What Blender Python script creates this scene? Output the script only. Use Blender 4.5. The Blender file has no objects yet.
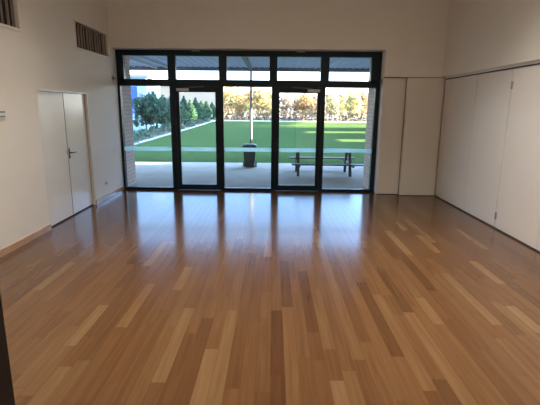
import bpy, bmesh, math, random
from mathutils import Vector, Matrix, noise
C = bpy.context.scene.collection
S = bpy.context.scene
R = math.radians

# ------------------------------------------------------------ camera
cam_d = bpy.data.cameras.new('camera'); cam = bpy.data.objects.new('camera', cam_d); C.objects.link(cam)
PITCH, YAW, ROLL = 0.21553, -0.00527, -0.00987
fw = Vector((math.sin(YAW)*math.cos(PITCH), math.cos(YAW)*math.cos(PITCH), -math.sin(PITCH)))
rt0 = Vector((math.cos(YAW), -math.sin(YAW), 0)); up0 = rt0.cross(fw)
rt = rt0*math.cos(ROLL) - up0*math.sin(ROLL); up = rt0*math.sin(ROLL) + up0*math.cos(ROLL)
cam.matrix_world = Matrix(((rt.x, up.x, -fw.x, 0), (rt.y, up.y, -fw.y, 0), (rt.z, up.z, -fw.z, 1.8), (0, 0, 0, 1)))
cam_d.sensor_fit = 'HORIZONTAL'; cam_d.sensor_width = 36; cam_d.lens = 36*430.8/540
cam_d.clip_start = 0.05; cam_d.clip_end = 600
S.camera = cam

# ------------------------------------------------------------ sky, sun, exposure
S.view_settings.view_transform = 'Standard'; S.view_settings.look = 'None'
S.view_settings.gamma = 1; S.view_settings.use_curve_mapping = False
S.view_settings.exposure = 0.0
SKY = 5.0
w = bpy.data.worlds.new('sky'); S.world = w; w.use_nodes = True
nt = w.node_tree; nt.nodes.clear()
wo = nt.nodes.new('ShaderNodeOutputWorld'); bg = nt.nodes.new('ShaderNodeBackground')
tc = nt.nodes.new('ShaderNodeTexCoord'); sx = nt.nodes.new('ShaderNodeSeparateXYZ'); rp = nt.nodes.new('ShaderNodeValToRGB')
nt.links.new(tc.outputs['Generated'], sx.inputs[0]); nt.links.new(sx.outputs['Z'], rp.inputs[0])
e = rp.color_ramp.elements
e[0].position = 0.0; e[0].color = (1.0, 0.95, 0.88, 1)
e[1].position = 1.0; e[1].color = (0.22, 0.38, 0.72, 1)
m = e.new(0.05); m.color = (0.80, 0.88, 0.95, 1)
m = e.new(0.13); m.color = (0.29, 0.55, 1.0, 1)
m = e.new(0.4); m.color = (0.30, 0.52, 0.95, 1)
nt.links.new(rp.outputs[0], bg.inputs[0])
SUN = Vector((1.0, 0.10, 0.27)).normalized()
dt = nt.nodes.new('ShaderNodeVectorMath'); dt.operation = 'DOT_PRODUCT'; dt.inputs[1].default_value = SUN     # hazy glow round the sun
nt.links.new(tc.outputs['Generated'], dt.inputs[0])
mr = nt.nodes.new('ShaderNodeMapRange'); mr.interpolation_type = 'SMOOTHSTEP'; mr.inputs[1].default_value = 0.2; mr.inputs[2].default_value = 1.0
mr.inputs[3].default_value = SKY; mr.inputs[4].default_value = SKY*7
nt.links.new(dt.outputs['Value'], mr.inputs[0]); nt.links.new(mr.outputs[0], bg.inputs[1])
nt.links.new(bg.outputs[0], wo.inputs[0])
sun_d = bpy.data.lights.new('sun', 'SUN'); sun_d.energy = 130; sun_d.color = (1.0, 0.84, 0.55); sun_d.angle = R(0.6)
sun = bpy.data.objects.new('sun', sun_d); C.objects.link(sun)
sun.rotation_euler = SUN.to_track_quat('Z', 'Y').to_euler()

# ------------------------------------------------------------ materials
def new_mat(name):
    m = bpy.data.materials.new(name); m.use_nodes = True
    return m, m.node_tree.nodes, m.node_tree.links, m.node_tree.nodes['Principled BSDF']
def plain(name, col, rough=0.5, metal=0.0, var=0.0, scale=6.0, bump=0.0, spec=0.5, stretch=(1, 1, 1)):
    m, N, L, P = new_mat(name)
    P.inputs['Base Color'].default_value = (*col, 1); P.inputs['Roughness'].default_value = rough
    P.inputs['Metallic'].default_value = metal; P.inputs['Specular IOR Level'].default_value = spec
    if var or bump:
        t = N.new('ShaderNodeTexCoord'); mp = N.new('ShaderNodeMapping'); mp.inputs['Scale'].default_value = stretch
        n = N.new('ShaderNodeTexNoise'); n.inputs['Scale'].default_value = scale; n.inputs['Detail'].default_value = 5
        L.new(t.outputs['Object'], mp.inputs[0]); L.new(mp.outputs[0], n.inputs['Vector'])
        if var:
            r = N.new('ShaderNodeMapRange'); r.inputs[1].default_value = 0.3; r.inputs[2].default_value = 0.7
            r.inputs[3].default_value = 1-var; r.inputs[4].default_value = 1+var
            L.new(n.outputs['Fac'], r.inputs[0])
            mx = N.new('ShaderNodeVectorMath'); mx.operation = 'SCALE'; mx.inputs[0].default_value = col
            L.new(r.outputs[0], mx.inputs['Scale']); L.new(mx.outputs[0], P.inputs['Base Color'])
        if bump:
            b = N.new('ShaderNodeBump'); b.inputs['Strength'].default_value = bump; b.inputs['Distance'].default_value = 0.01
            L.new(n.outputs['Fac'], b.inputs['Height']); L.new(b.outputs[0], P.inputs['Normal'])
    return m
M = {}
M['wall'] = plain('painted wall', (0.86, 0.81, 0.74), 0.55, var=0.012, scale=3, bump=0.05)
M['ceiling'] = plain('ceiling paint', (0.75, 0.74, 0.71), 0.8, var=0.01)
M['door'] = plain('door gloss paint', (0.87, 0.85, 0.81), 0.2, var=0.01)
M['panel'] = plain('folding panel laminate', (0.86, 0.80, 0.74), 0.38, var=0.012, scale=2)
M['panelback'] = plain('store door paint', (0.82, 0.76, 0.68), 0.5, var=0.012, scale=2)
M['trimwhite'] = plain('trim paint', (0.75, 0.73, 0.69), 0.35, var=0.01)
M['alu'] = plain('dark powder coated aluminium', (0.003, 0.015, 0.026), 0.35, var=0.05, spec=0.3)
M['alu_track'] = plain('dark track', (0.03, 0.02, 0.015), 0.5, var=0.05)
M['black'] = plain('black rubber', (0.012, 0.011, 0.010), 0.6, var=0.05)
M['steel'] = plain('satin steel', (0.45, 0.45, 0.46), 0.35, 0.9, var=0.03)
M['darksteel'] = plain('dark satin steel', (0.10, 0.10, 0.11), 0.4, 0.7, var=0.03)
M['greyplastic'] = plain('grey plastic', (0.30, 0.31, 0.31), 0.5, var=0.03)
M['whiteplastic'] = plain('white plastic', (0.8, 0.78, 0.72), 0.4, var=0.01)
M['skirting'] = plain('varnished skirting timber', (0.50, 0.31, 0.19), 0.25, var=0.18, scale=9, stretch=(6, 0.6, 6))
M['darkwood'] = plain('dark stained timber', (0.016, 0.007, 0.004), 0.6, var=0.25, scale=10, stretch=(8, 8, 0.6))
M['slat'] = plain('vent blade brown', (0.38, 0.32, 0.29), 0.5, var=0.06)
M['ventback'] = plain('vent duct dark', (0.028, 0.022, 0.02), 0.8, var=0.05)
M['soffit'] = plain('blue sheet soffit', (0.58, 0.62, 0.95), 0.5, var=0.04)
M['beam'] = plain('canopy steel grey', (0.16, 0.19, 0.24), 0.5, var=0.04)
M['gutterlight'] = plain('light rafter steel', (0.62, 0.66, 0.70), 0.5, var=0.03)
M['postdark'] = plain('post mauve grey', (0.12, 0.09, 0.12), 0.5, var=0.04)
M['postwhite'] = plain('post white sleeve', (0.36, 0.37, 0.33), 0.5, var=0.02)  # pale tone for the sunlit post length, also the banner's white
M['concrete'] = plain('terrace concrete', (0.385, 0.335, 0.25), 0.85, var=0.10, scale=1.4, bump=0.1)
M['path'] = plain('pale path', (0.34, 0.31, 0.25), 0.9, var=0.08, scale=1.0)
M['dry'] = plain('dry grass ground', (0.15, 0.12, 0.085), 0.95, var=0.15, scale=0.5)
M['mulch'] = plain('garden mulch', (0.12, 0.085, 0.06), 0.95, var=0.3, scale=4, bump=0.4)
M['cream'] = plain('cream render', (0.34, 0.28, 0.20), 0.8, var=0.03)
M['aqua'] = plain('pale aqua cladding', (0.45, 0.62, 0.68), 0.6, var=0.04)
M['blue'] = plain('blue banner vinyl', (0.025, 0.10, 0.42), 0.4, var=0.03)
M['roofgrey'] = plain('grey roof sheet', (0.30, 0.32, 0.34), 0.5, var=0.05)
M['bin'] = plain('dark green bin plastic', (0.006, 0.045, 0.045), 0.5, var=0.06)
M['table'] = plain('slate painted timber', (0.035, 0.045, 0.06), 0.5, var=0.12, scale=8)
m_, N_, L_, P_ = new_mat('light diffuser'); P_.inputs['Base Color'].default_value = (0.9, 0.9, 0.88, 1); P_.inputs['Emission Color'].default_value = (1, 0.93, 0.84, 1); P_.inputs['Emission Strength'].default_value = 2.0  # glowing face of the added fill lights
M['fill_glow'] = m_
M['bark'] = plain('bark', (0.16, 0.12, 0.09), 0.9, var=0.25, scale=9)
M['palebark'] = plain('pale bark', (0.55, 0.48, 0.38), 0.8, var=0.2, scale=6)

def glass_mat(name, tint, base=0.05):
    m, N, L, P = new_mat(name); N.remove(P)
    out = N['Material Output']; tr = N.new('ShaderNodeBsdfTransparent'); gl = N.new('ShaderNodeBsdfGlossy'); mix = N.new('ShaderNodeMixShader')
    tr.inputs[0].default_value = (*tint, 1); gl.inputs['Roughness'].default_value = 0.0
    lw = N.new('ShaderNodeLayerWeight'); lw.inputs['Blend'].default_value = 0.5
    pw = N.new('ShaderNodeMath'); pw.operation = 'POWER'; pw.inputs[1].default_value = 5
    ma = N.new('ShaderNodeMath'); ma.operation = 'MULTIPLY_ADD'; ma.inputs[1].default_value = 0.8; ma.inputs[2].default_value = base
    L.new(lw.outputs['Facing'], pw.inputs[0]); L.new(pw.outputs[0], ma.inputs[0]); L.new(ma.outputs[0], mix.inputs[0])
    L.new(tr.outputs[0], mix.inputs[1]); L.new(gl.outputs[0], mix.inputs[2]); L.new(mix.outputs[0], out.inputs[0])
    return m
M['glass'] = glass_mat('window glass', (0.955, 0.975, 0.965), 0.03)
def strip_mat():
    m, N, L, P = new_mat('frosted safety film'); N.remove(P)
    out = N['Material Output']; tr = N.new('ShaderNodeBsdfTransparent'); df = N.new('ShaderNodeBsdfTranslucent'); mix = N.new('ShaderNodeMixShader')
    df.inputs[0].default_value = (0.80, 0.97, 0.90, 1); mix.inputs[0].default_value = 0.75
    L.new(tr.outputs[0], mix.inputs[1]); L.new(df.outputs[0], mix.inputs[2]); L.new(mix.outputs[0], out.inputs[0])
    return m
M['film'] = strip_mat()

def leaf_mat(name, c1, c2, transl=0.45):
    m, N, L, P = new_mat(name); N.remove(P)
    out = N['Material Output']
    g = N.new('ShaderNodeNewGeometry'); n = N.new('ShaderNodeTexNoise'); n.inputs['Scale'].default_value = 2.5; n.inputs['Detail'].default_value = 4
    t = N.new('ShaderNodeTexCoord'); L.new(t.outputs['Object'], n.inputs['Vector'])
    ad = N.new('ShaderNodeMath'); ad.operation = 'MULTIPLY_ADD'; ad.inputs[1].default_value = 0.6
    sb = N.new('ShaderNodeMath'); sb.operation = 'MULTIPLY_ADD'; sb.inputs[1].default_value = 1.6; sb.inputs[2].default_value = -0.6
    L.new(n.outputs['Fac'], sb.inputs[0]); L.new(g.outputs['Random Per Island'], ad.inputs[0]); L.new(sb.outputs[0], ad.inputs[2])
    r = N.new('ShaderNodeValToRGB'); r.color_ramp.elements[0].color = (*c1, 1); r.color_ramp.elements[1].color = (*c2, 1)
    L.new(ad.outputs[0], r.inputs[0])
    d = N.new('ShaderNodeBsdfDiffuse'); tl = N.new('ShaderNodeBsdfTranslucent'); mix = N.new('ShaderNodeMixShader'); mix.inputs[0].default_value = transl
    L.new(r.outputs[0], d.inputs[0]); L.new(r.outputs[0], tl.inputs[0]); L.new(d.outputs[0], mix.inputs[1]); L.new(tl.outputs[0], mix.inputs[2])
    L.new(mix.outputs[0], out.inputs[0]); return m
M['leaf_yellow'] = leaf_mat('golden autumn leaves', (0.21, 0.15, 0.06), (0.44, 0.36, 0.17))
M['leaf_orange'] = leaf_mat('orange autumn leaves', (0.21, 0.13, 0.06), (0.40, 0.27, 0.14))
M['leaf_tan'] = leaf_mat('dry tan leaves', (0.15, 0.115, 0.09), (0.30, 0.24, 0.18))
M['leaf_pale'] = leaf_mat('pale yellow green leaves', (0.28, 0.26, 0.11), (0.52, 0.48, 0.27))
M['leaf_russet'] = leaf_mat('russet leaves', (0.20, 0.11, 0.07), (0.36, 0.23, 0.14))
M['leaf_scrub'] = leaf_mat('brown scrub', (0.05, 0.045, 0.035), (0.17, 0.14, 0.10), 0.3)
M['leaf_green'] = leaf_mat('mid green leaves', (0.05, 0.10, 0.035), (0.16, 0.24, 0.09))
M['leaf_dark'] = leaf_mat('dark grey green leaves', (0.028, 0.058, 0.038), (0.085, 0.14, 0.085), 0.3)
M['leaf_spire'] = leaf_mat('blue green conifer leaves', (0.030, 0.070, 0.042), (0.085, 0.155, 0.09), 0.3)
M['leaf_ground'] = leaf_mat('grey green ground cover', (0.06, 0.095, 0.06), (0.16, 0.21, 0.13), 0.3)

def grass_mat():
    m, N, L, P = new_mat('lawn grass')
    t = N.new('ShaderNodeTexCoord'); n = N.new('ShaderNodeTexNoise'); n.inputs['Scale'].default_value = 0.35; n.inputs['Detail'].default_value = 6
    n2 = N.new('ShaderNodeTexNoise'); n2.inputs['Scale'].default_value = 30; n2.inputs['Detail'].default_value = 3
    L.new(t.outputs['Object'], n.inputs['Vector']); L.new(t.outputs['Object'], n2.inputs['Vector'])
    r = N.new('ShaderNodeValToRGB'); r.color_ramp.elements[0].position = 0.3; r.color_ramp.elements[1].position = 0.7
    r.color_ramp.elements[0].color = (0.046, 0.074, 0.024, 1); r.color_ramp.elements[1].color = (0.058, 0.090, 0.031, 1)
    L.new(n.outputs['Fac'], r.inputs[0]); L.new(r.outputs[0], P.inputs['Base Color'])
    b = N.new('ShaderNodeBump'); b.inputs['Strength'].default_value = 0.5; b.inputs['Distance'].default_value = 0.03
    L.new(n2.outputs['Fac'], b.inputs['Height']); L.new(b.outputs[0], P.inputs['Normal'])
    P.inputs['Roughness'].default_value = 0.9; P.inputs['Specular IOR Level'].default_value = 0.0
    return m
M['grass'] = grass_mat()
def brick_mat():
    m, N, L, P = new_mat('pale brick')
    t = N.new('ShaderNodeTexCoord'); mp = N.new('ShaderNodeMapping'); mp.inputs['Rotation'].default_value = (0, 0, 0)
    sp = N.new('ShaderNodeSeparateXYZ'); ad = N.new('ShaderNodeMath'); cb = N.new('ShaderNodeCombineXYZ')
    L.new(t.outputs['Object'], sp.inputs[0]); L.new(sp.outputs['X'], ad.inputs[0]); L.new(sp.outputs['Y'], ad.inputs[1])
    L.new(ad.outputs[0], cb.inputs['X']); L.new(sp.outputs['Z'], cb.inputs['Y'])
    b = N.new('ShaderNodeTexBrick'); b.inputs['Scale'].default_value = 1
    b.inputs['Brick Width'].default_value = 0.24; b.inputs['Row Height'].default_value = 0.086; b.inputs['Mortar Size'].default_value = 0.007
    b.inputs['Color1'].default_value = (0.80, 0.64, 0.54, 1); b.inputs['Color2'].default_value = (0.70, 0.56, 0.47, 1); b.inputs['Mortar'].default_value = (0.42, 0.37, 0.33, 1)
    L.new(cb.outputs[0], b.inputs['Vector']); L.new(b.outputs['Color'], P.inputs['Base Color'])
    P.inputs['Roughness'].default_value = 0.85
    return m
M['brick'] = brick_mat()
def floor_mat():
    m, N, L, P = new_mat('varnished plank floor')
    at = N.new('ShaderNodeAttribute'); at.attribute_name = 'tone'
    hu = N.new('ShaderNodeAttribute'); hu.attribute_name = 'hue'
    uv = N.new('ShaderNodeUVMap'); uv.uv_map = 'plank'
    r = N.new('ShaderNodeValToRGB'); cr = r.color_ramp
    cr.elements[0].position = 0.0; cr.elements[0].color = (0.066, 0.029, 0.013, 1)
    cr.elements[1].position = 1.0; cr.elements[1].color = (0.190, 0.112, 0.055, 1)
    x = cr.elements.new(0.35); x.color = (0.106, 0.052, 0.022, 1)
    x = cr.elements.new(0.65); x.color = (0.138, 0.074, 0.033, 1)
    # long grain, own offset per plank (plank uv already carries it)
    mp = N.new('ShaderNodeMapping'); mp.inputs['Scale'].default_value = (28, 1.3, 1)
    n = N.new('ShaderNodeTexNoise'); n.inputs['Scale'].default_value = 1; n.inputs['Detail'].default_value = 5; n.inputs['Distortion'].default_value = 0.6
    L.new(uv.outputs[0], mp.inputs[0]); L.new(mp.outputs[0], n.inputs['Vector'])
    g = N.new('ShaderNodeMath'); g.operation = 'MULTIPLY_ADD'; g.inputs[1].default_value = 0.62; g.inputs[2].default_value = -0.31
    L.new(n.outputs['Fac'], g.inputs[0])
    s = N.new('ShaderNodeMath'); L.new(at.outputs['Fac'], s.inputs[0]); L.new(g.outputs[0], s.inputs[1]); L.new(s.outputs[0], r.inputs[0])
    hm = N.new('ShaderNodeMix'); hm.data_type = 'RGBA'; hm.blend_type = 'MULTIPLY'; hm.inputs['B'].default_value = (1.0, 0.90, 0.86, 1)
    L.new(hu.outputs['Fac'], hm.inputs['Factor']); L.new(r.outputs[0], hm.inputs['A'])
    ge = N.new('ShaderNodeAttribute'); ge.attribute_name = 'edge'
    L.new(hm.outputs['Result'], P.inputs['Base Color'])
    P.inputs['Roughness'].default_value = 0.155; P.inputs['IOR'].default_value = 1.40; P.inputs['Coat Weight'].default_value = 0.0; P.inputs['Coat Roughness'].default_value = 0.07
    n3 = N.new('ShaderNodeTexNoise'); n3.inputs['Scale'].default_value = 1.0; n3.inputs['Detail'].default_value = 3
    mp3 = N.new('ShaderNodeMapping'); mp3.inputs['Scale'].default_value = (14, 1.2, 1); L.new(uv.outputs[0], mp3.inputs[0]); L.new(mp3.outputs[0], n3.inputs['Vector'])
    b = N.new('ShaderNodeBump'); b.inputs['Strength'].default_value = 0.04; b.inputs['Distance'].default_value = 0.003
    L.new(n3.outputs['Fac'], b.inputs['Height']); L.new(b.outputs[0], P.inputs['Normal'])
    return m
M['floor'] = floor_mat()

# ------------------------------------------------------------ helpers
class MB:
    def __init__(s): s.bm = bmesh.new()
    def box(s, x0, x1, y0, y1, z0, z1, bev=0.0):
        r = bmesh.ops.create_cube(s.bm, size=1, matrix=Matrix.Translation(((x0+x1)/2, (y0+y1)/2, (z0+z1)/2)) @ Matrix.Diagonal((abs(x1-x0), abs(y1-y0), abs(z1-z0), 1)))
        if bev:
            es = list({e for v in r['verts'] for e in v.link_edges})
            bmesh.ops.bevel(s.bm, geom=es, offset=bev, segments=2, affect='EDGES', profile=0.7)
        return s
    def rod(s, a, b, ra, rb=None, seg=12):
        a, b = Vector(a), Vector(b); d = b-a
        mt = Matrix.Translation((a+b)/2) @ d.to_track_quat('Z', 'Y').to_matrix().to_4x4()
        bmesh.ops.create_cone(s.bm, cap_ends=True, segments=seg, radius1=ra, radius2=ra if rb is None else rb, depth=d.length, matrix=mt)
        return s
    def beam(s, a, b, w_, h_):
        a, b = Vector(a), Vector(b); d = b-a
        mt = Matrix.Translation((a+b)/2) @ d.to_track_quat('Z', 'Y').to_matrix().to_4x4() @ Matrix.Diagonal((w_, h_, d.length, 1))
        bmesh.ops.create_cube(s.bm, size=1, matrix=mt); return s
    def hull(s, rings):  # loft rings of equal count, capped
        vs = [[s.bm.verts.new(p) for p in r] for r in rings]
        n = len(rings[0])
        for a, b in zip(vs, vs[1:]):
            for i in range(n): s.bm.faces.new((a[i], a[(i+1) % n], b[(i+1) % n], b[i]))
        s.bm.faces.new(vs[0][::-1]); s.bm.faces.new(vs[-1]); return s
    def build(s, name, mat, parent=None, smooth=False):
        me = bpy.data.meshes.new(name); bmesh.ops.recalc_face_normals(s.bm, faces=s.bm.faces)
        s.bm.to_mesh(me); s.bm.free(); me.materials.append(mat)
        if smooth:
            for p in me.polygons: p.use_smooth = True
        o = bpy.data.objects.new(name, me); C.objects.link(o); o.parent = parent
        return o
def tag(o, label=None, cat=None, group=None, kind=None):
    for k, v in (('label', label), ('category', cat), ('group', group), ('kind', kind)):
        if v: o[k] = v
    return o
def empty(name, loc, label=None, cat=None, group=None, kind=None, rz=0):
    o = bpy.data.objects.new(name, None); C.objects.link(o); o.location = loc; o.rotation_euler = (0, 0, rz); o.empty_display_size = 0.1
    return tag(o, label, cat, group, kind)
def struct(name, mb, mat): return tag(mb.build(name, mat), kind='structure')
def copy_tree(o, parent=None):
    c = o.copy(); C.objects.link(c); c.parent = parent
    for ch in list(o.children): copy_tree(ch, c)
    return c

# ------------------------------------------------------------ room shell
XL, XR, YB, YF, ZC = -3.30, 3.473, 1.0, 9.40, 4.25     # left, right, rear wall, window plane, ceiling
def make_floor():
    rnd = random.Random(11)
    W = 0.1
    fixed = {}   # row -> planks seen in the photo (y0, y1, tone, hue)
    for x, y0, y1, t, h in [(0.0, 2.65, 3.62, 0.10, .8), (0.3, 3.24, 4.60, 0.14, .6), (-0.8, 2.55, 3.65, 0.80, .1), (-0.4, 1.9, 3.62, 0.74, .2),
            (-0.6, 2.2, 3.46, 0.30, .6), (-0.5, 2.97, 3.9, 0.56, .5), (-1.3, 3.28, 4.2, 0.72, .3), (-1.6, 2.99, 3.7, 0.82, .1), (-1.5, 2.1, 2.72, 0.74, .2),
            (-1.7, 2.48, 3.3, 0.62, .3), (-1.2, 2.3, 3.9, 0.38, .5), (-1.4, 2.8, 4.3, 0.36, .5), (-1.5, 4.70, 5.6, 0.82, .1), (-1.0, 4.05, 4.7, 0.86, 0),
            (-1.0, 2.2, 3.6, 0.42, .4), (-0.9, 2.2, 3.3, 0.60, .3), (1.7, 5.2, 6.3, 0.90, 0), (2.2, 6.4, 7.2, 0.84, 0), (2.1, 7.0, 8.8, 0.76, 0), (2.2, 5.72, 6.35, 0.82, 0),
            (2.4, 4.3, 5.0, 0.86, .1), (1.6, 4.1, 5.3, 0.16, .4), (0.7, 3.1, 3.98, 0.34, .6), (0.9, 2.9, 4.3, 0.18, .5), (1.0, 2.5, 4.0, 0.66, .2), (0.6, 2.2, 2.85, 0.36, .5),
            (0.4, 2.2, 2.6, 0.80, .2), (1.2, 2.2, 3.62, 0.70, .1), (2.2, 3.28, 3.78, 0.92, .1), (-2.4, 4.0, 4.8, 0.82, .1), (-1.6, 4.1, 4.8, 0.30, .5), (0.1, 2.3, 3.7, 0.60, .5),
            (0.8, 2.4, 3.7, 0.58, .4), (-0.7, 2.2, 3.2, 0.34, .6), (1.4, 2.3, 3.4, 0.56, .3), (1.5, 2.2, 3.5, 0.36, .5), (-0.2, 2.2, 3.4, 0.48, .7), (-0.3, 2.5, 3.3, 0.36, .7), (1.9, 3.4, 4.6, .72, .1)]:
        fixed.setdefault(round(x/W), []).append((y0, y1, t, h))
    vs, fs, tone, hue, uvs = [], [], [], [], []
    Y0, Y1 = -2.0, 9.46
    def plank(i, a, b, t, h):
        x0, x1 = i*W, (i+1)*W
        x0 = max(x0, XL-0.02); x1 = min(x1, XR+0.15)
        if x1-x0 < 0.01 or b-a < 0.005: return
        g = 0.0008
        k = len(vs)
        vs.extend([(x0+g, a+g, 0), (x1-g, a+g, 0), (x1-g, b-g, 0), (x0+g, b-g, 0)])
        fs.append((k, k+1, k+2, k+3)); tone.append(t); hue.append(h)
        ou, ov = rnd.uniform(0, 90), rnd.uniform(0, 90)
        uvs.extend([(ou, ov), (ou+x1-x0, ov), (ou+x1-x0, ov+b-a), (ou, ov+b-a)])
    def fill(i, a, b):
        y = a
        while y < b-1e-6:
            n = min(b, y + rnd.choice([0.45, 0.6, 0.9, 1.1, 1.4, 1.9])*rnd.uniform(0.85, 1.15))
            if b-n < 0.35: n = b
            q = rnd.random()
            t = rnd.uniform(0.14, 0.3) if q < 0.08 else rnd.uniform(0.7, 0.88) if q > 0.95 else min(0.74, max(0.3, rnd.gauss(0.48, 0.09)))
            plank(i, y, n, t, rnd.uniform(0, 0.8) if t < 0.7 else rnd.uniform(0, 0.3)); y = n
    for i in range(int(math.floor(XL/W))-1, int(math.ceil(XR/W))+2):
        y = Y0
        for (a, b, t, h) in sorted(fixed.get(i, [])):
            fill(i, y, a) if a > y else None
            plank(i, max(a, y), b, t, h); y = b
        fill(i, y, Y1)
    # joint bed just under the boards and slab thickness
    base = len(vs)
    x0, x1 = XL-0.2, XR+0.15
    vs.extend([(x0, Y0, -0.0015), (x1, Y0, -0.0015), (x1, Y1, -0.0015), (x0, Y1, -0.0015), (x0, Y0, -0.06), (x1, Y0, -0.06), (x1, Y1, -0.06), (x0, Y1, -0.06)])
    for f in [(0, 1, 2, 3), (7, 6, 5, 4), (0, 4, 5, 1), (1, 5, 6, 2), (2, 6, 7, 3), (3, 7, 4, 0)]:
        fs.append(tuple(base+q for q in f)); tone.append(0.05); hue.append(0.5); uvs.extend([(0, 0), (0.1, 0), (0.1, 0.1), (0, 0.1)])
    me = bpy.data.meshes.new('floor'); me.from_pydata(vs, [], fs)
    a = me.attributes.new('tone', 'FLOAT', 'FACE'); a.data.foreach_set('value', tone)
    a = me.attributes.new('hue', 'FLOAT', 'FACE'); a.data.foreach_set('value', hue)
    u = me.uv_layers.new(name='plank'); u.data.foreach_set('uv', [c for p in uvs for c in p])
    me.materials.append(M['floor']); o = bpy.data.objects.new('floor', me); C.objects.link(o); o['kind'] = 'structure'
make_floor()
ZD = 2.04; DA, DB = 6.165, 7.855        # left double door opening
VZ0, VZ1 = 2.765, 3.185
b = MB()
b.box(XL-0.2, XL, YB-0.15, DA, 0, VZ0); b.box(XL-0.2, XL, DA, DB, ZD, VZ0); b.box(XL-0.2, XL, DB, 9.62, 0, VZ0)
b.box(XL-0.2, XL, YB-0.15, 4.49, VZ0, VZ1); b.box(XL-0.2, XL, 5.90, 7.56, VZ0, VZ1); b.box(XL-0.2, XL, 8.97, 9.62, VZ0, VZ1)
b.box(XL-0.2, XL, YB-0.15, 9.62, VZ1, ZC)
struct('wall_left', b, M['wall'])
# window wall: lintel over the glazing and the pier to its right
b = MB(); b.box(XL, 2.25, 9.10, 9.62, 2.965, ZC); b.box(2.25, XR+0.2, 9.10, 9.62, 2.44, ZC); b.box(2.25, XR+0.2, 9.22, 9.62, 0, 2.44)
struct('wall_back', b, M['wall'])
# right wall: upper wall above the folding panels, store behind them closed by an outer wall
b = MB(); b.box(3.42, 3.67, YB-0.15, 9.10, 2.45, ZC); b.box(3.56, 3.67, YB-0.15, 9.22, 0, 2.45)
struct('wall_right', b, M['wall'])
b = MB(); b.box(XL-0.2, XR+0.2, YB-0.15, 9.62, ZC, ZC+0.25); struct('ceiling', b, M['ceiling'])
# rear wall with the doorway the photo is taken from, and the lobby behind it
b = MB(); b.box(XL, -0.80, 0.85, 1.0, 0, ZC); b.box(0.95, XR, 0.85, 1.0, 0, ZC); b.box(-0.80, 0.95, 0.85, 1.0, 2.14, ZC)
struct('wall_front', b, M['wall'])
b = MB(); b.box(-0.80, -0.688, 0.82, 1.015, 0, 2.10); b.box(0.86, 0.95, 0.82, 1.015, 0, 2.10); b.box(-0.80, 0.95, 0.82, 1.015, 2.10, 2.16)
struct('trim_1', b, M['darkwood'])
b = MB(); b.box(-2.2, -2.05, -2.0, 0.85, 0, 2.8); b.box(2.05, 2.2, -2.0, 0.85, 0, 2.8); b.box(-2.2, 2.2, -2.15, -2.0, 0, 2.8); b.box(-2.2, 2.2, -2.15, 0.85, 2.8, 2.95)
struct('lobby_wall', b, M['wall'])
# skirting
b = MB(); b.box(XL, XL+0.018, 1.0, DA-0.0, 0, 0.088, 0.004); b.box(XL, XL+0.018, DB, 9.38, 0, 0.088, 0.004)
struct('baseboard_left', b, M['skirting'])
b = MB(); b.box(XL, 2.25, 9.355, 9.395, 0, 0.012, 0.003)
struct('trim_2', b, M['darkwood'])
# overhead track of the folding wall and dark recess between track and panels
b = MB(); b.box(3.452, 3.56, 1.0, 9.05, 2.410, 2.45)
struct('trim_3', b, M['trimwhite'])
b = MB(); b.box(3.466, 3.55, 1.0, 9.05, 2.396, 2.410); b.box(3.478, 3.53, 1.0, 9.05, 0.0, 0.022)
struct('trim_4', b, M['alu_track'])

# ------------------------------------------------------------ unseen fill lights added to brighten the room (above and behind the framed part of the room)
FILL = 30
def fill_light(x, y, t, k=1.0):
    r = empty('fill_light', (x, y, ZC), t, 'light', 'added fill lights on the ceiling')
    f = MB(); f.box(-0.62, 0.62, -0.32, -0.29, -0.05, 0); f.box(-0.62, 0.62, 0.29, 0.32, -0.05, 0); f.box(-0.62, -0.59, -0.29, 0.29, -0.05, 0); f.box(0.59, 0.62, -0.29, 0.29, -0.05, 0)
    f.build('frame', M['trimwhite'], r)
    MB().box(-0.59, 0.59, -0.29, 0.29, -0.02, 0).build('fill_glow', M['fill_glow'], r)
    l = bpy.data.lights.new('fill_lamp', 'AREA'); l.shape = 'RECTANGLE'; l.size = 1.16; l.size_y = 0.56; l.energy = FILL*k; l.color = (1.0, 0.915, 0.78); l.spread = R(98)
    o = bpy.data.objects.new('fill_lamp', l); C.objects.link(o); o.parent = r; o.location = (0, 0, -0.025)
    return r
for y in (2.0, 3.8, 5.6):
    for x, k in ((-1.5, 0.95), (1.75, 1.3)):
        fill_light(x, y, 'added fill light on the ceiling above the wooden floor', k)
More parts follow.
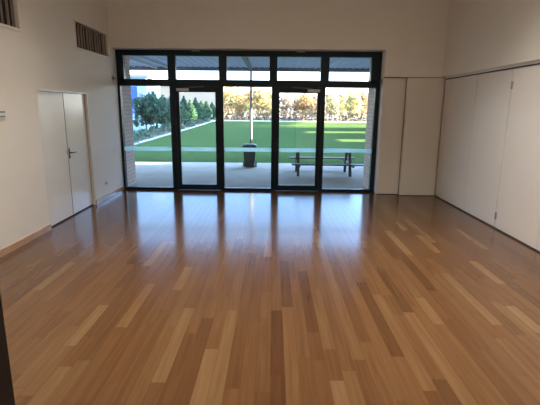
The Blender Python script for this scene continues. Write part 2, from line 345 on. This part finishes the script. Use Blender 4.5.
# ------------------------------------------------------------ left double door
d = empty('door_1', (XL, (DA+DB)/2, 0), kind='structure')
def local(o, root): o.location = -Vector(root.location); return o
f = MB(); f.box(XL-0.2, XL-0.001, DA, DA+0.03, 0, ZD); f.box(XL-0.2, XL-0.001, DB-0.03, DB, 0, ZD); f.box(XL-0.2, XL-0.001, DA+0.03, DB-0.03, ZD-0.03, ZD)
local(f.build('frame', M['trimwhite'], d), d)
f = MB(); f.box(XL-0.15, XL-0.10, DB-0.062, DB-0.028, 0.0, ZD-0.03); f.box(XL-0.10, XL-0.045, DB-0.040, DB-0.028, 0, ZD-0.03)
local(f.build('door_seal', M['darksteel'], d), d)
mid = 7.012
for k, (a, c) in enumerate(((DA+0.034, mid-0.0045), (mid+0.0045, DB-0.045))):
    lf = local(MB().box(XL-0.085, XL-0.045 if k else XL-0.04, a, c, 0.022, ZD-0.034, 0.002).build('door_leaf', M['door'], d), d)
    if k == 1:
        h = MB(); h.box(XL-0.045, XL-0.038, mid+0.035, mid+0.075, 0.96, 1.13, 0.003)
        h.rod((XL-0.04, mid+0.055, 1.055), (XL+0.015, mid+0.055, 1.055), 0.011); h.rod((XL+0.012, mid+0.05, 1.055), (XL+0.012, mid+0.18, 1.052), 0.010, 0.009)
        h.rod((XL-0.04, mid+0.055, 0.985), (XL-0.03, mid+0.055, 0.985), 0.012)
        h.build('lever_handle', M['darksteel'], lf)
    else:
        MB().box(XL-0.04, XL-0.036, mid-0.045, mid-0.012, 1.03, 1.10, 0.001).build('flush_bolt', M['steel'], lf)
local(MB().box(XL-0.12, XL-0.03, DA+0.03, DB-0.03, 0.0, 0.014).build('threshold', M['black'], d), d)
local(MB().box(XL-0.041, XL-0.036, mid-0.007, mid+0.007, 0.03, ZD-0.04).build('meeting_strip', M['greyplastic'], d), d)
b = MB().box(XL-0.30, XL-0.2, DA-0.1, DB+0.1, -0.06, 2.2); struct('door_light_stop', b, M['black'])  # unseen black slab added behind the door to stop light leaking in

# ------------------------------------------------------------ window wall glazing
WY0, WY1 = 9.405, 9.52
win = empty('window_1', (-0.54, WY0, 0), kind='structure')
f = MB(); f.box(XL, -3.25, WY0, WY1, 0, 2.31); f.box(2.155, 2.25, WY0, WY1, 0, 2.31); f.box(XL, -3.15, WY0, WY1, 2.31, 2.962); f.box(2.04, 2.25, WY0, WY1, 2.31, 2.962)
f.box(-3.15, 2.04, WY0, WY1, 2.85, 2.962); f.box(-3.25, 2.155, WY0, WY1, 2.235, 2.375)
for a, c in ((-3.25, -2.20), (-1.065, -0.035), (1.10, 2.155)): f.box(a, c, WY0, WY1, 0, 0.058)
local(f.build('frame', M['alu'], win), win)
for a, c in ((-2.20, -2.082), (-1.158, -1.065), (-0.035, 0.053), (1.012, 1.10)):
    local(MB().box(a, c, WY0-0.005, WY1, 0, 2.235, 0.003).build('mullion', M['alu'], win), win)
TM = ((-2.225, -2.062), (-1.150, -0.988), (-0.086, 0.078), (0.988, 1.164))
for a, c in TM: local(MB().box(a, c, WY0-0.005, WY1, 2.375, 2.85, 0.003).build('mullion', M['alu'], win), win)
tx = [-3.15, *[v for p in TM for v in p], 2.04]
for i in range(0, 10, 2):
    local(MB().box(tx[i], tx[i+1], 9.455, 9.463, 2.375, 2.85).build('glass_pane', M['glass'], win), win)
for a, c in ((-3.25, -2.20), (-1.065, -0.035), (1.10, 2.155)):
    g = local(MB().box(a, c, 9.455, 9.463, 0.058, 2.235).build('glass_pane', M['glass'], win), win)
    s_ = MB().box(a, c, 9.4535, 9.4545, 0.866, 0.952).build('safety_strip', M['film'], g)
def glass_door(name, a, c, hinge):
    r = empty(name, ((a+c)/2, WY0, 0), kind='structure')
    y0, y1 = WY0+0.01, WY0+0.06; st = 0.078
    f = MB(); f.box(a, a+st, y0, y1, 0.012, 2.235, 0.002); f.box(c-st, c, y0, y1, 0.012, 2.235, 0.002)
    f.box(a+st, c-st, y0, y1, 0.012, 0.132); f.box(a+st, c-st, y0, y1, 2.118, 2.235)
    local(f.build('leaf_frame', M['alu'], r), r)
    g = local(MB().box(a+st, c-st, WY0+0.03, WY0+0.038, 0.132, 2.118).build('glass_pane', M['glass'], r), r)
    MB().box(a+st, c-st, WY0+0.0285, WY0+0.0295, 0.866, 0.952).build('safety_strip', M['film'], g)
    hx = c-0.035 if hinge == 'left' else a+0.035; s = 1 if hinge == 'left' else -1
    h = MB(); h.box(hx-0.018, hx+0.018, y0-0.008, y0, 0.93, 1.09, 0.003); h.rod((hx, y0, 1.03), (hx, y0-0.055, 1.03), 0.010)
    h.rod((hx-0.005*s, y0-0.052, 1.03), (hx+0.125*s, y0-0.052, 1.03), 0.011)
    local(h.build('lever_handle', M['alu'], r), r)
    cx = a+0.16 if hinge == 'left' else c-0.16
    k = local(MB().box(cx-0.13, cx+0.13, y0-0.05, y0, 2.135, 2.195, 0.006).build('door_closer', M['steel'], r), r)
    MB().beam((cx+0.02*s, y0-0.03, 2.205), (cx+0.46*s, y0-0.03, 2.235), 0.012, 0.02).build('closer_arm', M['darksteel'], k)
    return r
glass_door('door_2', -2.082, -1.158, 'left'); glass_door('door_3', 0.053, 1.012, 'right')
for x, t in ((-1.62, 'small pale sensor under the lintel above the left glass door'), (0.56, 'small pale sensor under the lintel above the right glass door')):
    r = empty('door_sensor', (x, 9.36, 2.965), t, 'sensor')
    MB().box(-0.09, 0.09, -0.035, 0.035, -0.03, 0.0, 0.006).build('housing', M['greyplastic'], r)
    MB().box(-0.06, 0.06, -0.0365, -0.0345, -0.022, -0.010).build('lens', M['steel'], r)
for x0, y, z, t in ((XL, 9.13, 2.37, 'small grey bracket on the left wall next to the glazing'), (2.25, 9.25, 2.36, 'small grey bracket on the right reveal of the glazing')):
    s = 1 if x0 < 0 else -1
    r = empty('wall_bracket', (x0, y, z), t, 'bracket')
    b = MB(); b.box(0, 0.012*s, -0.035, 0.035, -0.045, 0.045, 0.002); b.box(0.012*s, 0.05*s, -0.01, 0.01, -0.012, 0.012, 0.002)
    b.build('plate', M['greyplastic'], r)
    MB().rod((0.045*s, -0.03, 0), (0.045*s, 0.03, 0), 0.012).build('hook', M['darksteel'], r)

# ------------------------------------------------------------ storage panels in the corner
def store_panel(x0, x1, y, t, z1, dp=0.035):
    r = empty('storage_door', (x0, y, 0), t, 'door')
    MB().box(0, x1-x0, 0, dp, 0.012, z1, 0.002).build('door_leaf', M['panelback'], r)
    return r
store_panel(2.255, 2.716, 9.175, 'narrow plain cream door in the corner beside the glazing', 2.43)
store_panel(2.720, 3.461, 9.06, 'wider plain cream door, standing slightly forward, in the right corner', 2.425, 0.125)
b = MB(); b.box(2.25, 3.46, 9.11, 9.20, 2.432, 2.44); b.box(2.7165, 2.7195, 9.15, 9.21, 0, 2.43); b.box(2.26, 2.72, 9.18, 9.21, 0.0, 0.011); b.box(2.73, 3.44, 9.065, 9.09, 0, 0.011)
struct('trim_6', b, M['alu_track'])

# ------------------------------------------------------------ folding wall on the right
ys = [9.05, 7.64, 6.53, 5.42, 4.31, 3.20, 2.09, 1.02]
names = ['cream folding wall panel nearest the far right corner', 'cream folding wall panel, second from the far right corner',
         'cream folding wall panel at the right edge, in front of the hinged joint', 'cream folding wall panel fourth from the far corner, beyond the right edge',
         'cream folding wall panel fifth from the far corner, beyond the right edge', 'cream folding wall panel sixth from the far corner, beyond the right edge',
         'cream folding wall panel beside the rear doorway wall']
for i in range(3):
    a, c = ys[i+1]+0.007, ys[i]-0.007
    r = empty('folding_wall_panel', (3.473, a, 0), names[i], 'wall panel', 'folding wall panels on the right wall')
    MB().box(0, 0.06, 0, c-a-(0.24 if i == 0 else 0), 0.022, 2.392, 0.004).build('panel', M['panel'], r)
    if i == 0:
        MB().box(0, 0.06, c-a-0.232, c-a, 0.022, 2.392, 0.004).build('edge_post', M['panel'], r)
    if i == 2:
        for z in (2.16, 0.205):
            h = MB(); h.box(-0.007, 0, c-a-0.035, c-a-0.005, z-0.055, z+0.055, 0.002); h.rod((-0.009, c-a-0.004, z-0.055), (-0.009, c-a-0.004, z+0.055), 0.008)
            h.build('hinge', M['steel'], r)
# panels beyond the frame stay as plain wall
struct('trim_7', MB().box(3.473, 3.53, 1.0, ys[3]-0.004, 0.022, 2.392), M['panel'])
struct('trim_8', MB().box(3.535, 3.555, 1.0, 9.2, 0.0, 2.40), M['black'])

# ------------------------------------------------------------ vents, switch, outlet
def vent(y0, y1, t):
    r = empty('air_vent', (XL, y0, VZ0), t, 'vent', 'air vents high on the left wall')
    L_, H_ = y1-y0, VZ1-VZ0
    MB().box(-0.10, -0.08, 0, L_, 0, H_).build('backing', M['ventback'], r)
    f = MB(); w_ = 0.028
    f.box(-0.03, 0.012, -w_, 0.004, -w_, H_+w_); f.box(-0.03, 0.012, L_-0.004, L_+w_, -w_, H_+w_); f.box(-0.03, 0.012, 0.004, L_-0.004, -w_, 0.004); f.box(-0.03, 0.012, 0.004, L_-0.004, H_-0.004, H_+w_)
    f.build('frame', M['wall'], r)
    n = 12
    for k in range(n):
        yy = (k+0.5)/n*L_
        o = MB().box(-0.040, -0.008 if k % 3 else -0.018, yy-0.004, yy+0.004, 0.004, H_-0.004).build('slat', M['slat'], r)
    return r
vent(7.56, 8.97, 'brown louvred air vent high on left wall, nearer the windows')
vent(4.49, 5.90, 'brown louvred air vent high on left wall at the top left edge')
r = empty('wall_control', (XL, 5.31, 1.70), 'cream wall control plate with two dark rows at the left edge', 'switch')
MB().box(0, 0.014, -0.07, 0.07, -0.065, 0.065, 0.004).build('plate', M['whiteplastic'], r)
MB().box(0.014, 0.016, -0.055, 0.055, 0.012, 0.035).build('display', M['greyplastic'], r)
for k in range(3): MB().box(0.014, 0.019, -0.05+k*0.036, -0.022+k*0.036, -0.04, -0.02, 0.001).build('button', M['greyplastic'], r)
r = empty('power_outlet', (XL, 8.41, 0.32), 'small power outlet low on the left wall past the door', 'outlet')
MB().box(0, 0.010, -0.058, 0.058, -0.036, 0.036, 0.003).build('plate', M['whiteplastic'], r)
MB().box(0.010, 0.016, -0.03, 0.03, -0.026, 0.018, 0.002).build('switch', M['greyplastic'], r)

# ------------------------------------------------------------ outside: building skin, terrace, lawn
b = MB(); b.box(2.19, 16, 9.62, 10.30, -0.05, 3.6); b.box(-14, XL, 9.62, 10.28, -0.05, 3.6); b.box(XL, 2.19, 9.62, 10.28, 3.02, 3.6)
struct('brick_wall', b, M['brick'])
struct('terrace', MB().box(-14, 16, 9.46, 14.55, -0.12, -0.015), M['concrete'])
struct('lawn', MB().box(-7.1, 60, 14.55, 61.5, -0.14, -0.03), M['grass'])
struct('park_ground', MB().box(-90, 120, 14.55, 260, -0.3, -0.045), M['grass'])
struct('dry_ground', MB().box(-85, 115, 65.5, 250, -0.14, -0.03), M['dry'])
struct('path', MB().box(-60, 90, 61.5, 65.5, -0.14, -0.02), M['path'])
b = MB(); vs = [(-16, 14.6), (-6.45, 14.6), (-6.85, 21.4), (-7.0, 27), (-7.5, 42), (-8.2, 61), (-16, 61)]
b.hull([[(x, y, -0.1) for x, y in vs], [(x, y, 0.0) for x, y in vs]]); struct('garden_bed', b, M['mulch'])
b = MB()
for (x0, y0), (x1, y1) in zip(vs[1:5], vs[2:6]): b.beam((x0, y0, 0.0), (x1, y1, 0.0), 0.10, 0.10)
struct('bed_edging', b, M['path'])
# canopy
b = MB()
n = 0
x = -9.0
prof = []
while x < 12:      # ribbed sheet: ribs run from the wall out to the edge beam
    prof += [(x, 3.10), (x+0.10, 3.10), (x+0.115, 3.075), (x+0.165, 3.075), (x+0.18, 3.10)]; x += 0.2
vsA = [b.bm.verts.new((px, 9.60, pz)) for px, pz in prof]; vsB = [b.bm.verts.new((px, 14.45, pz-0.02)) for px, pz in prof]
for i in range(len(prof)-1): b.bm.faces.new((vsA[i], vsA[i+1], vsB[i+1], vsB[i]))
for i in range(len(prof)-1): pass
cn = empty('canopy', (0, 9.6, 3.0), kind='structure')
local(b.build('soffit_sheet', M['soffit'], cn), cn)
local(MB().box(-9, 12, 9.6, 14.45, 3.13, 3.17).build('roof_sheet', M['roofgrey'], cn), cn)
local(MB().box(-9, 12, 14.36, 14.46, 2.955, 3.07, 0.005).build('edge_beam', M['beam'], cn), cn)
local(MB().box(-9, 12, 14.46, 14.60, 2.98, 3.16, 0.01).build('gutter', M['beam'], cn), cn)
for x_ in (-0.73,): local(MB().box(x_-0.04, x_+0.04, 9.62, 14.36, 2.965, 3.07, 0.004).build('rafter', M['beam'], cn), cn)
for x_ in (-3.75, -3.35, -5.6, 6.0): local(MB().box(x_-0.03, x_+0.03, 9.62, 14.36, 3.0, 3.07, 0.004).build('rafter', M['gutterlight'], cn), cn)
for px, lab in ((-0.727, 'dark canopy post with paler sunlit lower part behind the wheelie bin'), (-8.6, None), (7.6, None)):
    if lab is None: continue
    r = empty('canopy_post', (px, 14.40, -0.015), lab, 'post')
    MB().rod((0, 0, 0), (0, 0, 2.969), 0.034, seg=16).build('post', M['postdark'], r, True)
    MB().rod((0, 0, 0.80), (0, 0, 1.80), 0.045, seg=16).build('sunlit_part', M['postwhite'], r, True)  # sun on the lower post put into this paler length
    MB().box(-0.08, 0.08, -0.08, 0.08, 0, 0.012).build('base_plate', M['postdark'], r)

# ------------------------------------------------------------ wheelie bin
r = empty('wheelie_bin', (-0.72, 13.45, -0.015), 'dark green wheelie bin at the terrace edge below the canopy post', 'bin')
def ring(w_, d_, z, dy=0): return [(-w_, -d_+dy, z), (w_, -d_+dy, z), (w_, d_+dy, z), (-w_, d_+dy, z)]
b = MB(); b.hull([ring(0.15, 0.15, 0.03), ring(0.165, 0.17, 0.25), ring(0.19, 0.20, 0.60), ring(0.205, 0.215, 0.61), ring(0.205, 0.215, 0.65)]); b.build('body', M['bin'], r)
b = MB(); b.hull([ring(0.215, 0.225, 0.65), ring(0.215, 0.225, 0.68), ring(0.17, 0.18, 0.72, 0.0), ring(0.06, 0.08, 0.735)]); b.build('lid', M['bin'], r)
for s in (-1, 1):
    MB().rod((s*0.165, 0.14, 0.075), (s*0.215, 0.14, 0.075), 0.075, seg=20).build('wheel', M['black'], r)
b = MB(); b.rod((-0.17, 0.26, 0.68), (0.17, 0.26, 0.68), 0.014); b.rod((-0.15, 0.2, 0.64), (-0.15, 0.26, 0.68), 0.012); b.rod((0.15, 0.2, 0.64), (0.15, 0.26, 0.68), 0.012)
b.build('handle', M['bin'], r)

# ------------------------------------------------------------ picnic table
r = empty('picnic_table', (1.42, 12.15, -0.015), 'dark picnic table with fixed bench seats outside the right glass door', 'table')
b = MB()
for k in range(5): b.box(-0.80, 0.83, -0.345+k*0.14, -0.215+k*0.14, 0.665, 0.70, 0.003)
b.build('tabletop', M['table'], r)
for s in (-1, 1):
    b = MB()
    for k in range(2): b.box(-0.92, 1.0, s*0.80-0.12+k*0.125, s*0.80-0.005+k*0.125, 0.355, 0.388, 0.003)
    b.build('seat', M['table'], r)
for x_ in (-0.72, 0.70):
    b = MB(); b.beam((x_, -0.92, 0.33), (x_, 0.92, 0.33), 0.05, 0.05); b.build('seat_support', M['table'], r)
    b = MB(); b.beam((x_, -0.34, 0.645), (x_, 0.34, 0.645), 0.05, 0.05); b.build('top_support', M['table'], r)
    for s in (-1, 1): b = MB(); b.beam((x_, s*0.26, 0.64), (x_, s*0.46, 0.0), 0.07, 0.07); b.build('leg', M['table'], r)

# ------------------------------------------------------------ far buildings and banner
r = empty('long_building', (-22, 95, -0.05), 'long low cream building far beyond the shrubs', 'building')
MB().box(-16, 11.0, 0, 12, 0, 6.6).build('wall', M['cream'], r)
b = MB(); b.hull([[(-16.5, -0.6, 6.6), (11.5, -0.6, 6.6), (11.5, 12.6, 6.6), (-16.5, 12.6, 6.6)], [(-16.5, 5.5, 8.0), (11.5, 5.5, 8.0), (11.5, 6.5, 8.0), (-16.5, 6.5, 8.0)]])
b.build('roof', M['roofgrey'], r)
for k in range(2): MB().box(-13+k*9, -10.5+k*9, -0.05, 0.02, 0, 2.4).build('door', M['roofgrey'], r)
r = empty('aqua_building', (-11.2, 33, 0), 'pale aqua building behind the brick pier, seen past the blue banner', 'building')
MB().box(-3.0, 1.75, 0, 4.0, -0.05, 3.9).build('wall', M['aqua'], r)
MB().box(-3.2, 1.95, -0.2, 4.2, 3.9, 4.1, 0.02).build('roof', M['roofgrey'], r)
MB().box(0.9, 1.5, -0.03, 0.02, 1.9, 2.8).build('window', M['roofgrey'], r)
r = empty('banner', (-9.85, 31, 0), 'tall blue banner on white posts beyond the left brick pier', 'banner')
b = MB(); b.rod((-0.42, 0, 0), (-0.42, 0, 3.35), 0.03); b.rod((0.36, 0, 0), (0.36, 0, 3.35), 0.03); b.build('post', M['postwhite'], r)
MB().box(-0.39, 0.33, -0.012, 0.012, 1.62, 3.2).build('sheet', M['blue'], r)
b = MB().box(-0.39, 0.33, -0.012, 0.012, 1.2, 1.62).build('lower_panel', M['postwhite'], r)
for k in range(3): MB().box(-0.33+k*0.23, -0.18+k*0.23, -0.018, -0.012, 1.36, 1.52).build('mark', M['blue'], b)

# ------------------------------------------------------------ planting
def crown(b, c, rad, n, size, rnd, shape='ball'):
    for _ in range(n):
        while True:
            p = Vector((rnd.uniform(-1, 1), rnd.uniform(-1, 1), rnd.uniform(-1, 1)))
            if 0.15 < p.length < 1: break
        if shape == 'cone':
            h_ = (p.z+1)/2; sc = max(0.06, (1-h_)**0.7)*(1.15 if h_ > 0.12 else 0.8); p.x *= sc; p.y *= sc
        else:
            q = noise.noise(p*1.9+Vector(c))
            p *= 0.82+0.55*q
        pos = Vector(c)+Vector((p.x*rad[0], p.y*rad[1], p.z*rad[2]))
        s = size*rnd.uniform(0.6, 1.3)
        u = Vector((rnd.uniform(-1, 1), rnd.uniform(-1, 1), rnd.uniform(-1, 1))).normalized()
        v = u.orthogonal().normalized()
        v = (Matrix.Rotation(rnd.uniform(0, 6.28), 3, u) @ v)
        w2 = u.cross(v)
        vs_ = [b.bm.verts.new(pos+v*s), b.bm.verts.new(pos+w2*s*0.55), b.bm.verts.new(pos-v*s), b.bm.verts.new(pos-w2*s*0.55)]
        b.bm.faces.new(vs_)
def tree(name, label, cat, x, y, h, rw, leaf, seed, group=None, n=900, size=0.22, trunk_h=0.35, bark='bark', shape='ball', stems=1):
    rnd = random.Random(seed)
    r = empty(name, (x, y, -0.04), label, cat, group)
    b = MB()
    lo = h*trunk_h
    if shape == 'cone': crown(b, (0, 0, h*0.54), (rw, rw, h*0.47), n, size, rnd, 'cone')
    else:
        crown(b, (0, 0, (h+lo)/2), (rw, rw*0.9, (h-lo)/2*1.08), n, size, rnd)
    b.build('foliage', M[leaf], r)
    t = MB()
    tr = 0.03*h**0.9
    for k in range(stems):
        off = (k-(stems-1)/2)*0.28
        top = Vector((off*2.4+rnd.uniform(-.1, .1), rnd.uniform(-.15, .15), lo+h*0.15))
        t.rod((off, 0, 0), top, tr*0.8, tr*0.45, 8)
        for q in range(5):
            a = rnd.uniform(0, 6.28); L_ = rw*rnd.uniform(0.45, 0.8)
            mp_ = top*rnd.uniform(0.75, 1.0)
            t.rod(mp_, mp_+Vector((math.cos(a)*L_, math.sin(a)*L_, h*rnd.uniform(0.15, 0.35))), tr*0.35, tr*0.12, 6)
    t.build('trunk', M[bark], r)
    return r
far = [ # pixel column, depth, height, half width, leaf, label, stems
 (226, 71, 5.6, 2.0, 'leaf_yellow', 'golden autumn tree beside the mullion left of the bin pane', 1),
 (236, 76.5, 5.2, 1.8, 'leaf_orange', 'orange autumn tree left of the dark green bush', 1),
 (240, 82, 3.6, 1.5, 'leaf_green', 'rounded dark green bush among the autumn trees, left of the canopy post', 1),
 (249, 87, 6.0, 2.0, 'leaf_yellow', 'tall golden tree directly behind the canopy post', 1),
 (259, 71, 5.4, 1.9, 'leaf_yellow', 'bright golden tree just right of the canopy post', 2),
 (268, 76.5, 5.2, 1.7, 'leaf_orange', 'orange tree at the right edge of the bin pane', 1),
 (284, 82, 4.7, 1.7, 'leaf_tan', 'thin greyish tree at the left of the right glass door', 2),
 (295, 87, 4.7, 1.8, 'leaf_tan', 'sparse tan tree seen in the middle of the right glass door', 2),
 (304, 71, 4.6, 1.8, 'leaf_orange', 'orange tree right of centre in the right glass door', 1),
 (314, 76.5, 4.6, 1.7, 'leaf_tan', 'dry brown tree at the right side of the right glass door', 1),
 (330, 82, 5.2, 1.8, 'leaf_pale', 'pale yellow tree at the left of the rightmost pane', 2),
 (342, 87, 5.6, 2.0, 'leaf_pale', 'pale yellow green tree in the middle of the rightmost pane', 3),
 (352, 71, 5.0, 1.6, 'leaf_pale', 'slim pale trunked tree right of centre in the rightmost pane', 3),
 (360, 76.5, 5.4, 1.8, 'leaf_russet', 'russet tree at the right end of the far tree line', 1),
 (372, 82, 5.2, 1.9, 'leaf_pale', 'pale tree half hidden by the right brick pier', 1)]
for i, (u, y, h, rw, lf, lab, st) in enumerate(far):
    tree('autumn_tree', lab, 'tree', y*((u-270)/441-0.005), y, h, rw, lf, 40+i, 'autumn trees across the lawn', n=1500 if lf in ('leaf_tan',) else 2300, size=0.17, trunk_h=0.02, bark='palebark' if st > 1 else 'bark', stems=st)
near = [(148, 27, 2.75, 1.1, 'bushy dark green tree nearest the left brick pier'), (159, 30, 2.55, 1.1, 'bushy dark green tree in the middle of the far left pane'),
        (169, 33.5, 2.65, 1.0, 'bushy dark green tree next to the mullion in the far left pane')]
for i, (u, y, h, rw, lab) in enumerate(near):
    tree('bushy_tree', lab, 'tree', y*((u-270)/441-0.005), y, h, rw, 'leaf_dark', 80+i, 'bushy trees in the garden bed', n=1500, size=0.13, trunk_h=0.2, stems=2)
sp = [(179, 37, 2.75), (185, 40, 2.5), (190.5, 43, 2.85), (196, 47, 2.6), (201, 51, 2.9), (206, 55, 2.6), (211, 59, 2.75), (216, 64, 2.6)]
lb = ['first', 'second', 'third', 'fourth', 'fifth', 'sixth', 'seventh', 'last']
for i, (u, y, h) in enumerate(sp):
    tree('conifer', lb[i]+' pointed green conifer from the left through the left glass door', 'tree', y*((u-270)/441-0.005)-0.75, y, h, 0.95, 'leaf_spire', 90+i,
         'pointed conifers along the lawn edge', n=1300, size=0.13, trunk_h=0.08, shape='cone')
rnd = random.Random(5)
def mound(x, y, rr, h, lab, seed, leaf='leaf_ground', grp='low shrubs along the garden edge'):
    r_ = random.Random(seed); b = MB()
    for _ in range(480):
        a = r_.uniform(0, 6.28); q = r_.uniform(0, 1)**0.5; z = (1-q*q)**0.5*h*r_.uniform(0.5, 1.05)
        pos = Vector((math.cos(a)*q*rr, math.sin(a)*q*rr, max(0.03, z)))
        v = Vector((r_.uniform(-1, 1), r_.uniform(-1, 1), r_.uniform(0.1, 1))).normalized(); w2 = v.orthogonal().normalized(); s = r_.uniform(0.06, 0.12)
        b.bm.faces.new([b.bm.verts.new(pos+v*s), b.bm.verts.new(pos+w2*s*0.4), b.bm.verts.new(pos-v*s), b.bm.verts.new(pos-w2*s*0.4)])
    o = b.build('low_shrub', M[leaf]); o.location = (x, y, 0.0); tag(o, lab, 'shrub', grp); return o
ml = ['low grey green shrub at the foot of the left brick pier', 'low shrub just behind the nearest one by the pier', 'wide low shrub left of centre in the far left pane',
      'low shrub in front of the middle bushy tree', 'low shrub along the lawn kerb right of centre in the far left pane', 'low shrub next to the first mullion',
      'low shrub under the first pointed conifer', 'low shrub under the third pointed conifer', 'low shrub under the fifth pointed conifer', 'low shrub at the far end of the kerb']
for i, (x, y, rr, h) in enumerate([(-7.5, 21.6, 0.75, 0.55), (-8.7, 23.9, 0.7, 0.75), (-7.5, 23.5, 0.4, 0.5), (-7.5, 25.2, 0.5, 0.55), (-7.9, 29.0, 0.5, 0.55), (-7.9, 32.5, 0.6, 0.6),
                                 (-7.75, 36, 0.45, 0.5), (-7.95, 42, 0.45, 0.5), (-8.25, 49, 0.5, 0.5), (-8.5, 56, 0.5, 0.5)]):
    mound(x, y, rr, h, ml[i], 300+i)
# red-tinged low shrubs by the far path
fl = ['small reddish shrub by the far path, leftmost in the right glass door', 'small reddish shrub by the far path, second in the right glass door', 'small reddish shrub by the far path, third in the right glass door', 'small reddish shrub by the far path, rightmost in the right glass door']
for i, u in enumerate((283, 289, 295, 301)):
    mound(65.6*((u-270)/441-0.005), 65.75, 0.36, 0.62, fl[i], 320+i, 'leaf_russet', 'small reddish shrubs by the far path')
# brown scrub filling the ground under the far trees: nobody could count its stems
rs = random.Random(77); b = MB()
for _ in range(6500):
    x = rs.uniform(-12, 24); top = 1.5+0.9*noise.noise(Vector((x*0.5, 3, 0)))+0.5*noise.noise(Vector((x*1.7, 9, 0)))
    pos = Vector((x, rs.uniform(66.35, 67.4), rs.uniform(0, 1)**1.2*max(0.5, top)))
    v = Vector((rs.uniform(-1, 1), rs.uniform(-1, 1), rs.uniform(-0.2, 1))).normalized(); w2 = v.orthogonal().normalized(); q = rs.uniform(0.08, 0.19)
    b.bm.faces.new([b.bm.verts.new(pos+v*q), b.bm.verts.new(pos+w2*q*0.5), b.bm.verts.new(pos-v*q), b.bm.verts.new(pos-w2*q*0.5)])
o = b.build('undergrowth', M['leaf_scrub']); tag(o, 'brown scrub under the autumn trees across the lawn', 'undergrowth', kind='stuff')
# unseen wall added right of the lawn: it and the park trees past it shade the grass, sun comes through openings cut in it
b = MB(); WX0, WX1 = 14.0, 14.4
b.box(WX0, WX1, 10.30, 15.75, -0.1, 7.0); b.box(WX0, WX1, 10.30, 44.5, 7.0, 9.5); b.box(WX0, WX1, 15.75, 16.15, -0.1, 4.75); b.box(WX0, WX1, 15.75, 16.15, 5.8, 7.0); b.box(WX0, WX1, 16.15, 16.9, -0.1, 7.0)
b.box(WX0, WX1, 16.9, 17.2, 2.9, 7.0); b.box(WX0, WX1, 17.2, 25.8, -0.1, 7.0); b.box(WX0, WX1, 25.8, 27.9, 2.8, 7.0); b.box(WX0, WX1, 27.9, 34.6, -0.1, 7.0)
b.box(WX0, WX1, 34.6, 37.2, 3.15, 7.0); b.box(WX0, WX1, 37.2, 44.5, -0.1, 7.0)
struct('shade_wall', b, M['brick'])
struct('shade_wall_top', MB().box(13.7, 14.9, 10.3, 44.8, 9.5, 9.7), M['roofgrey'])
high = tree('shade_tree', 'tall park tree with a clear trunk right of the lawn', 'tree', 18, 47.0, 9.5, 2.2, 'leaf_green', 201, 'tall park trees right of the lawn', n=4200, size=0.45, trunk_h=0.48)
for (x, y) in [(18.5, 51.5), (19.5, 56.0), (20.5, 60.5), (21.5, 65.0), (24.6, 41.6), (25, 47.5), (25.5, 53.9), (26.3, 60.3), (27, 66.7)]:
    c = copy_tree(high); c.location = (x, y, -0.04); c.rotation_euler = (0, 0, x*7+y*3)
    if x > 24: c.scale = (1.0, 1.0, 1.4)
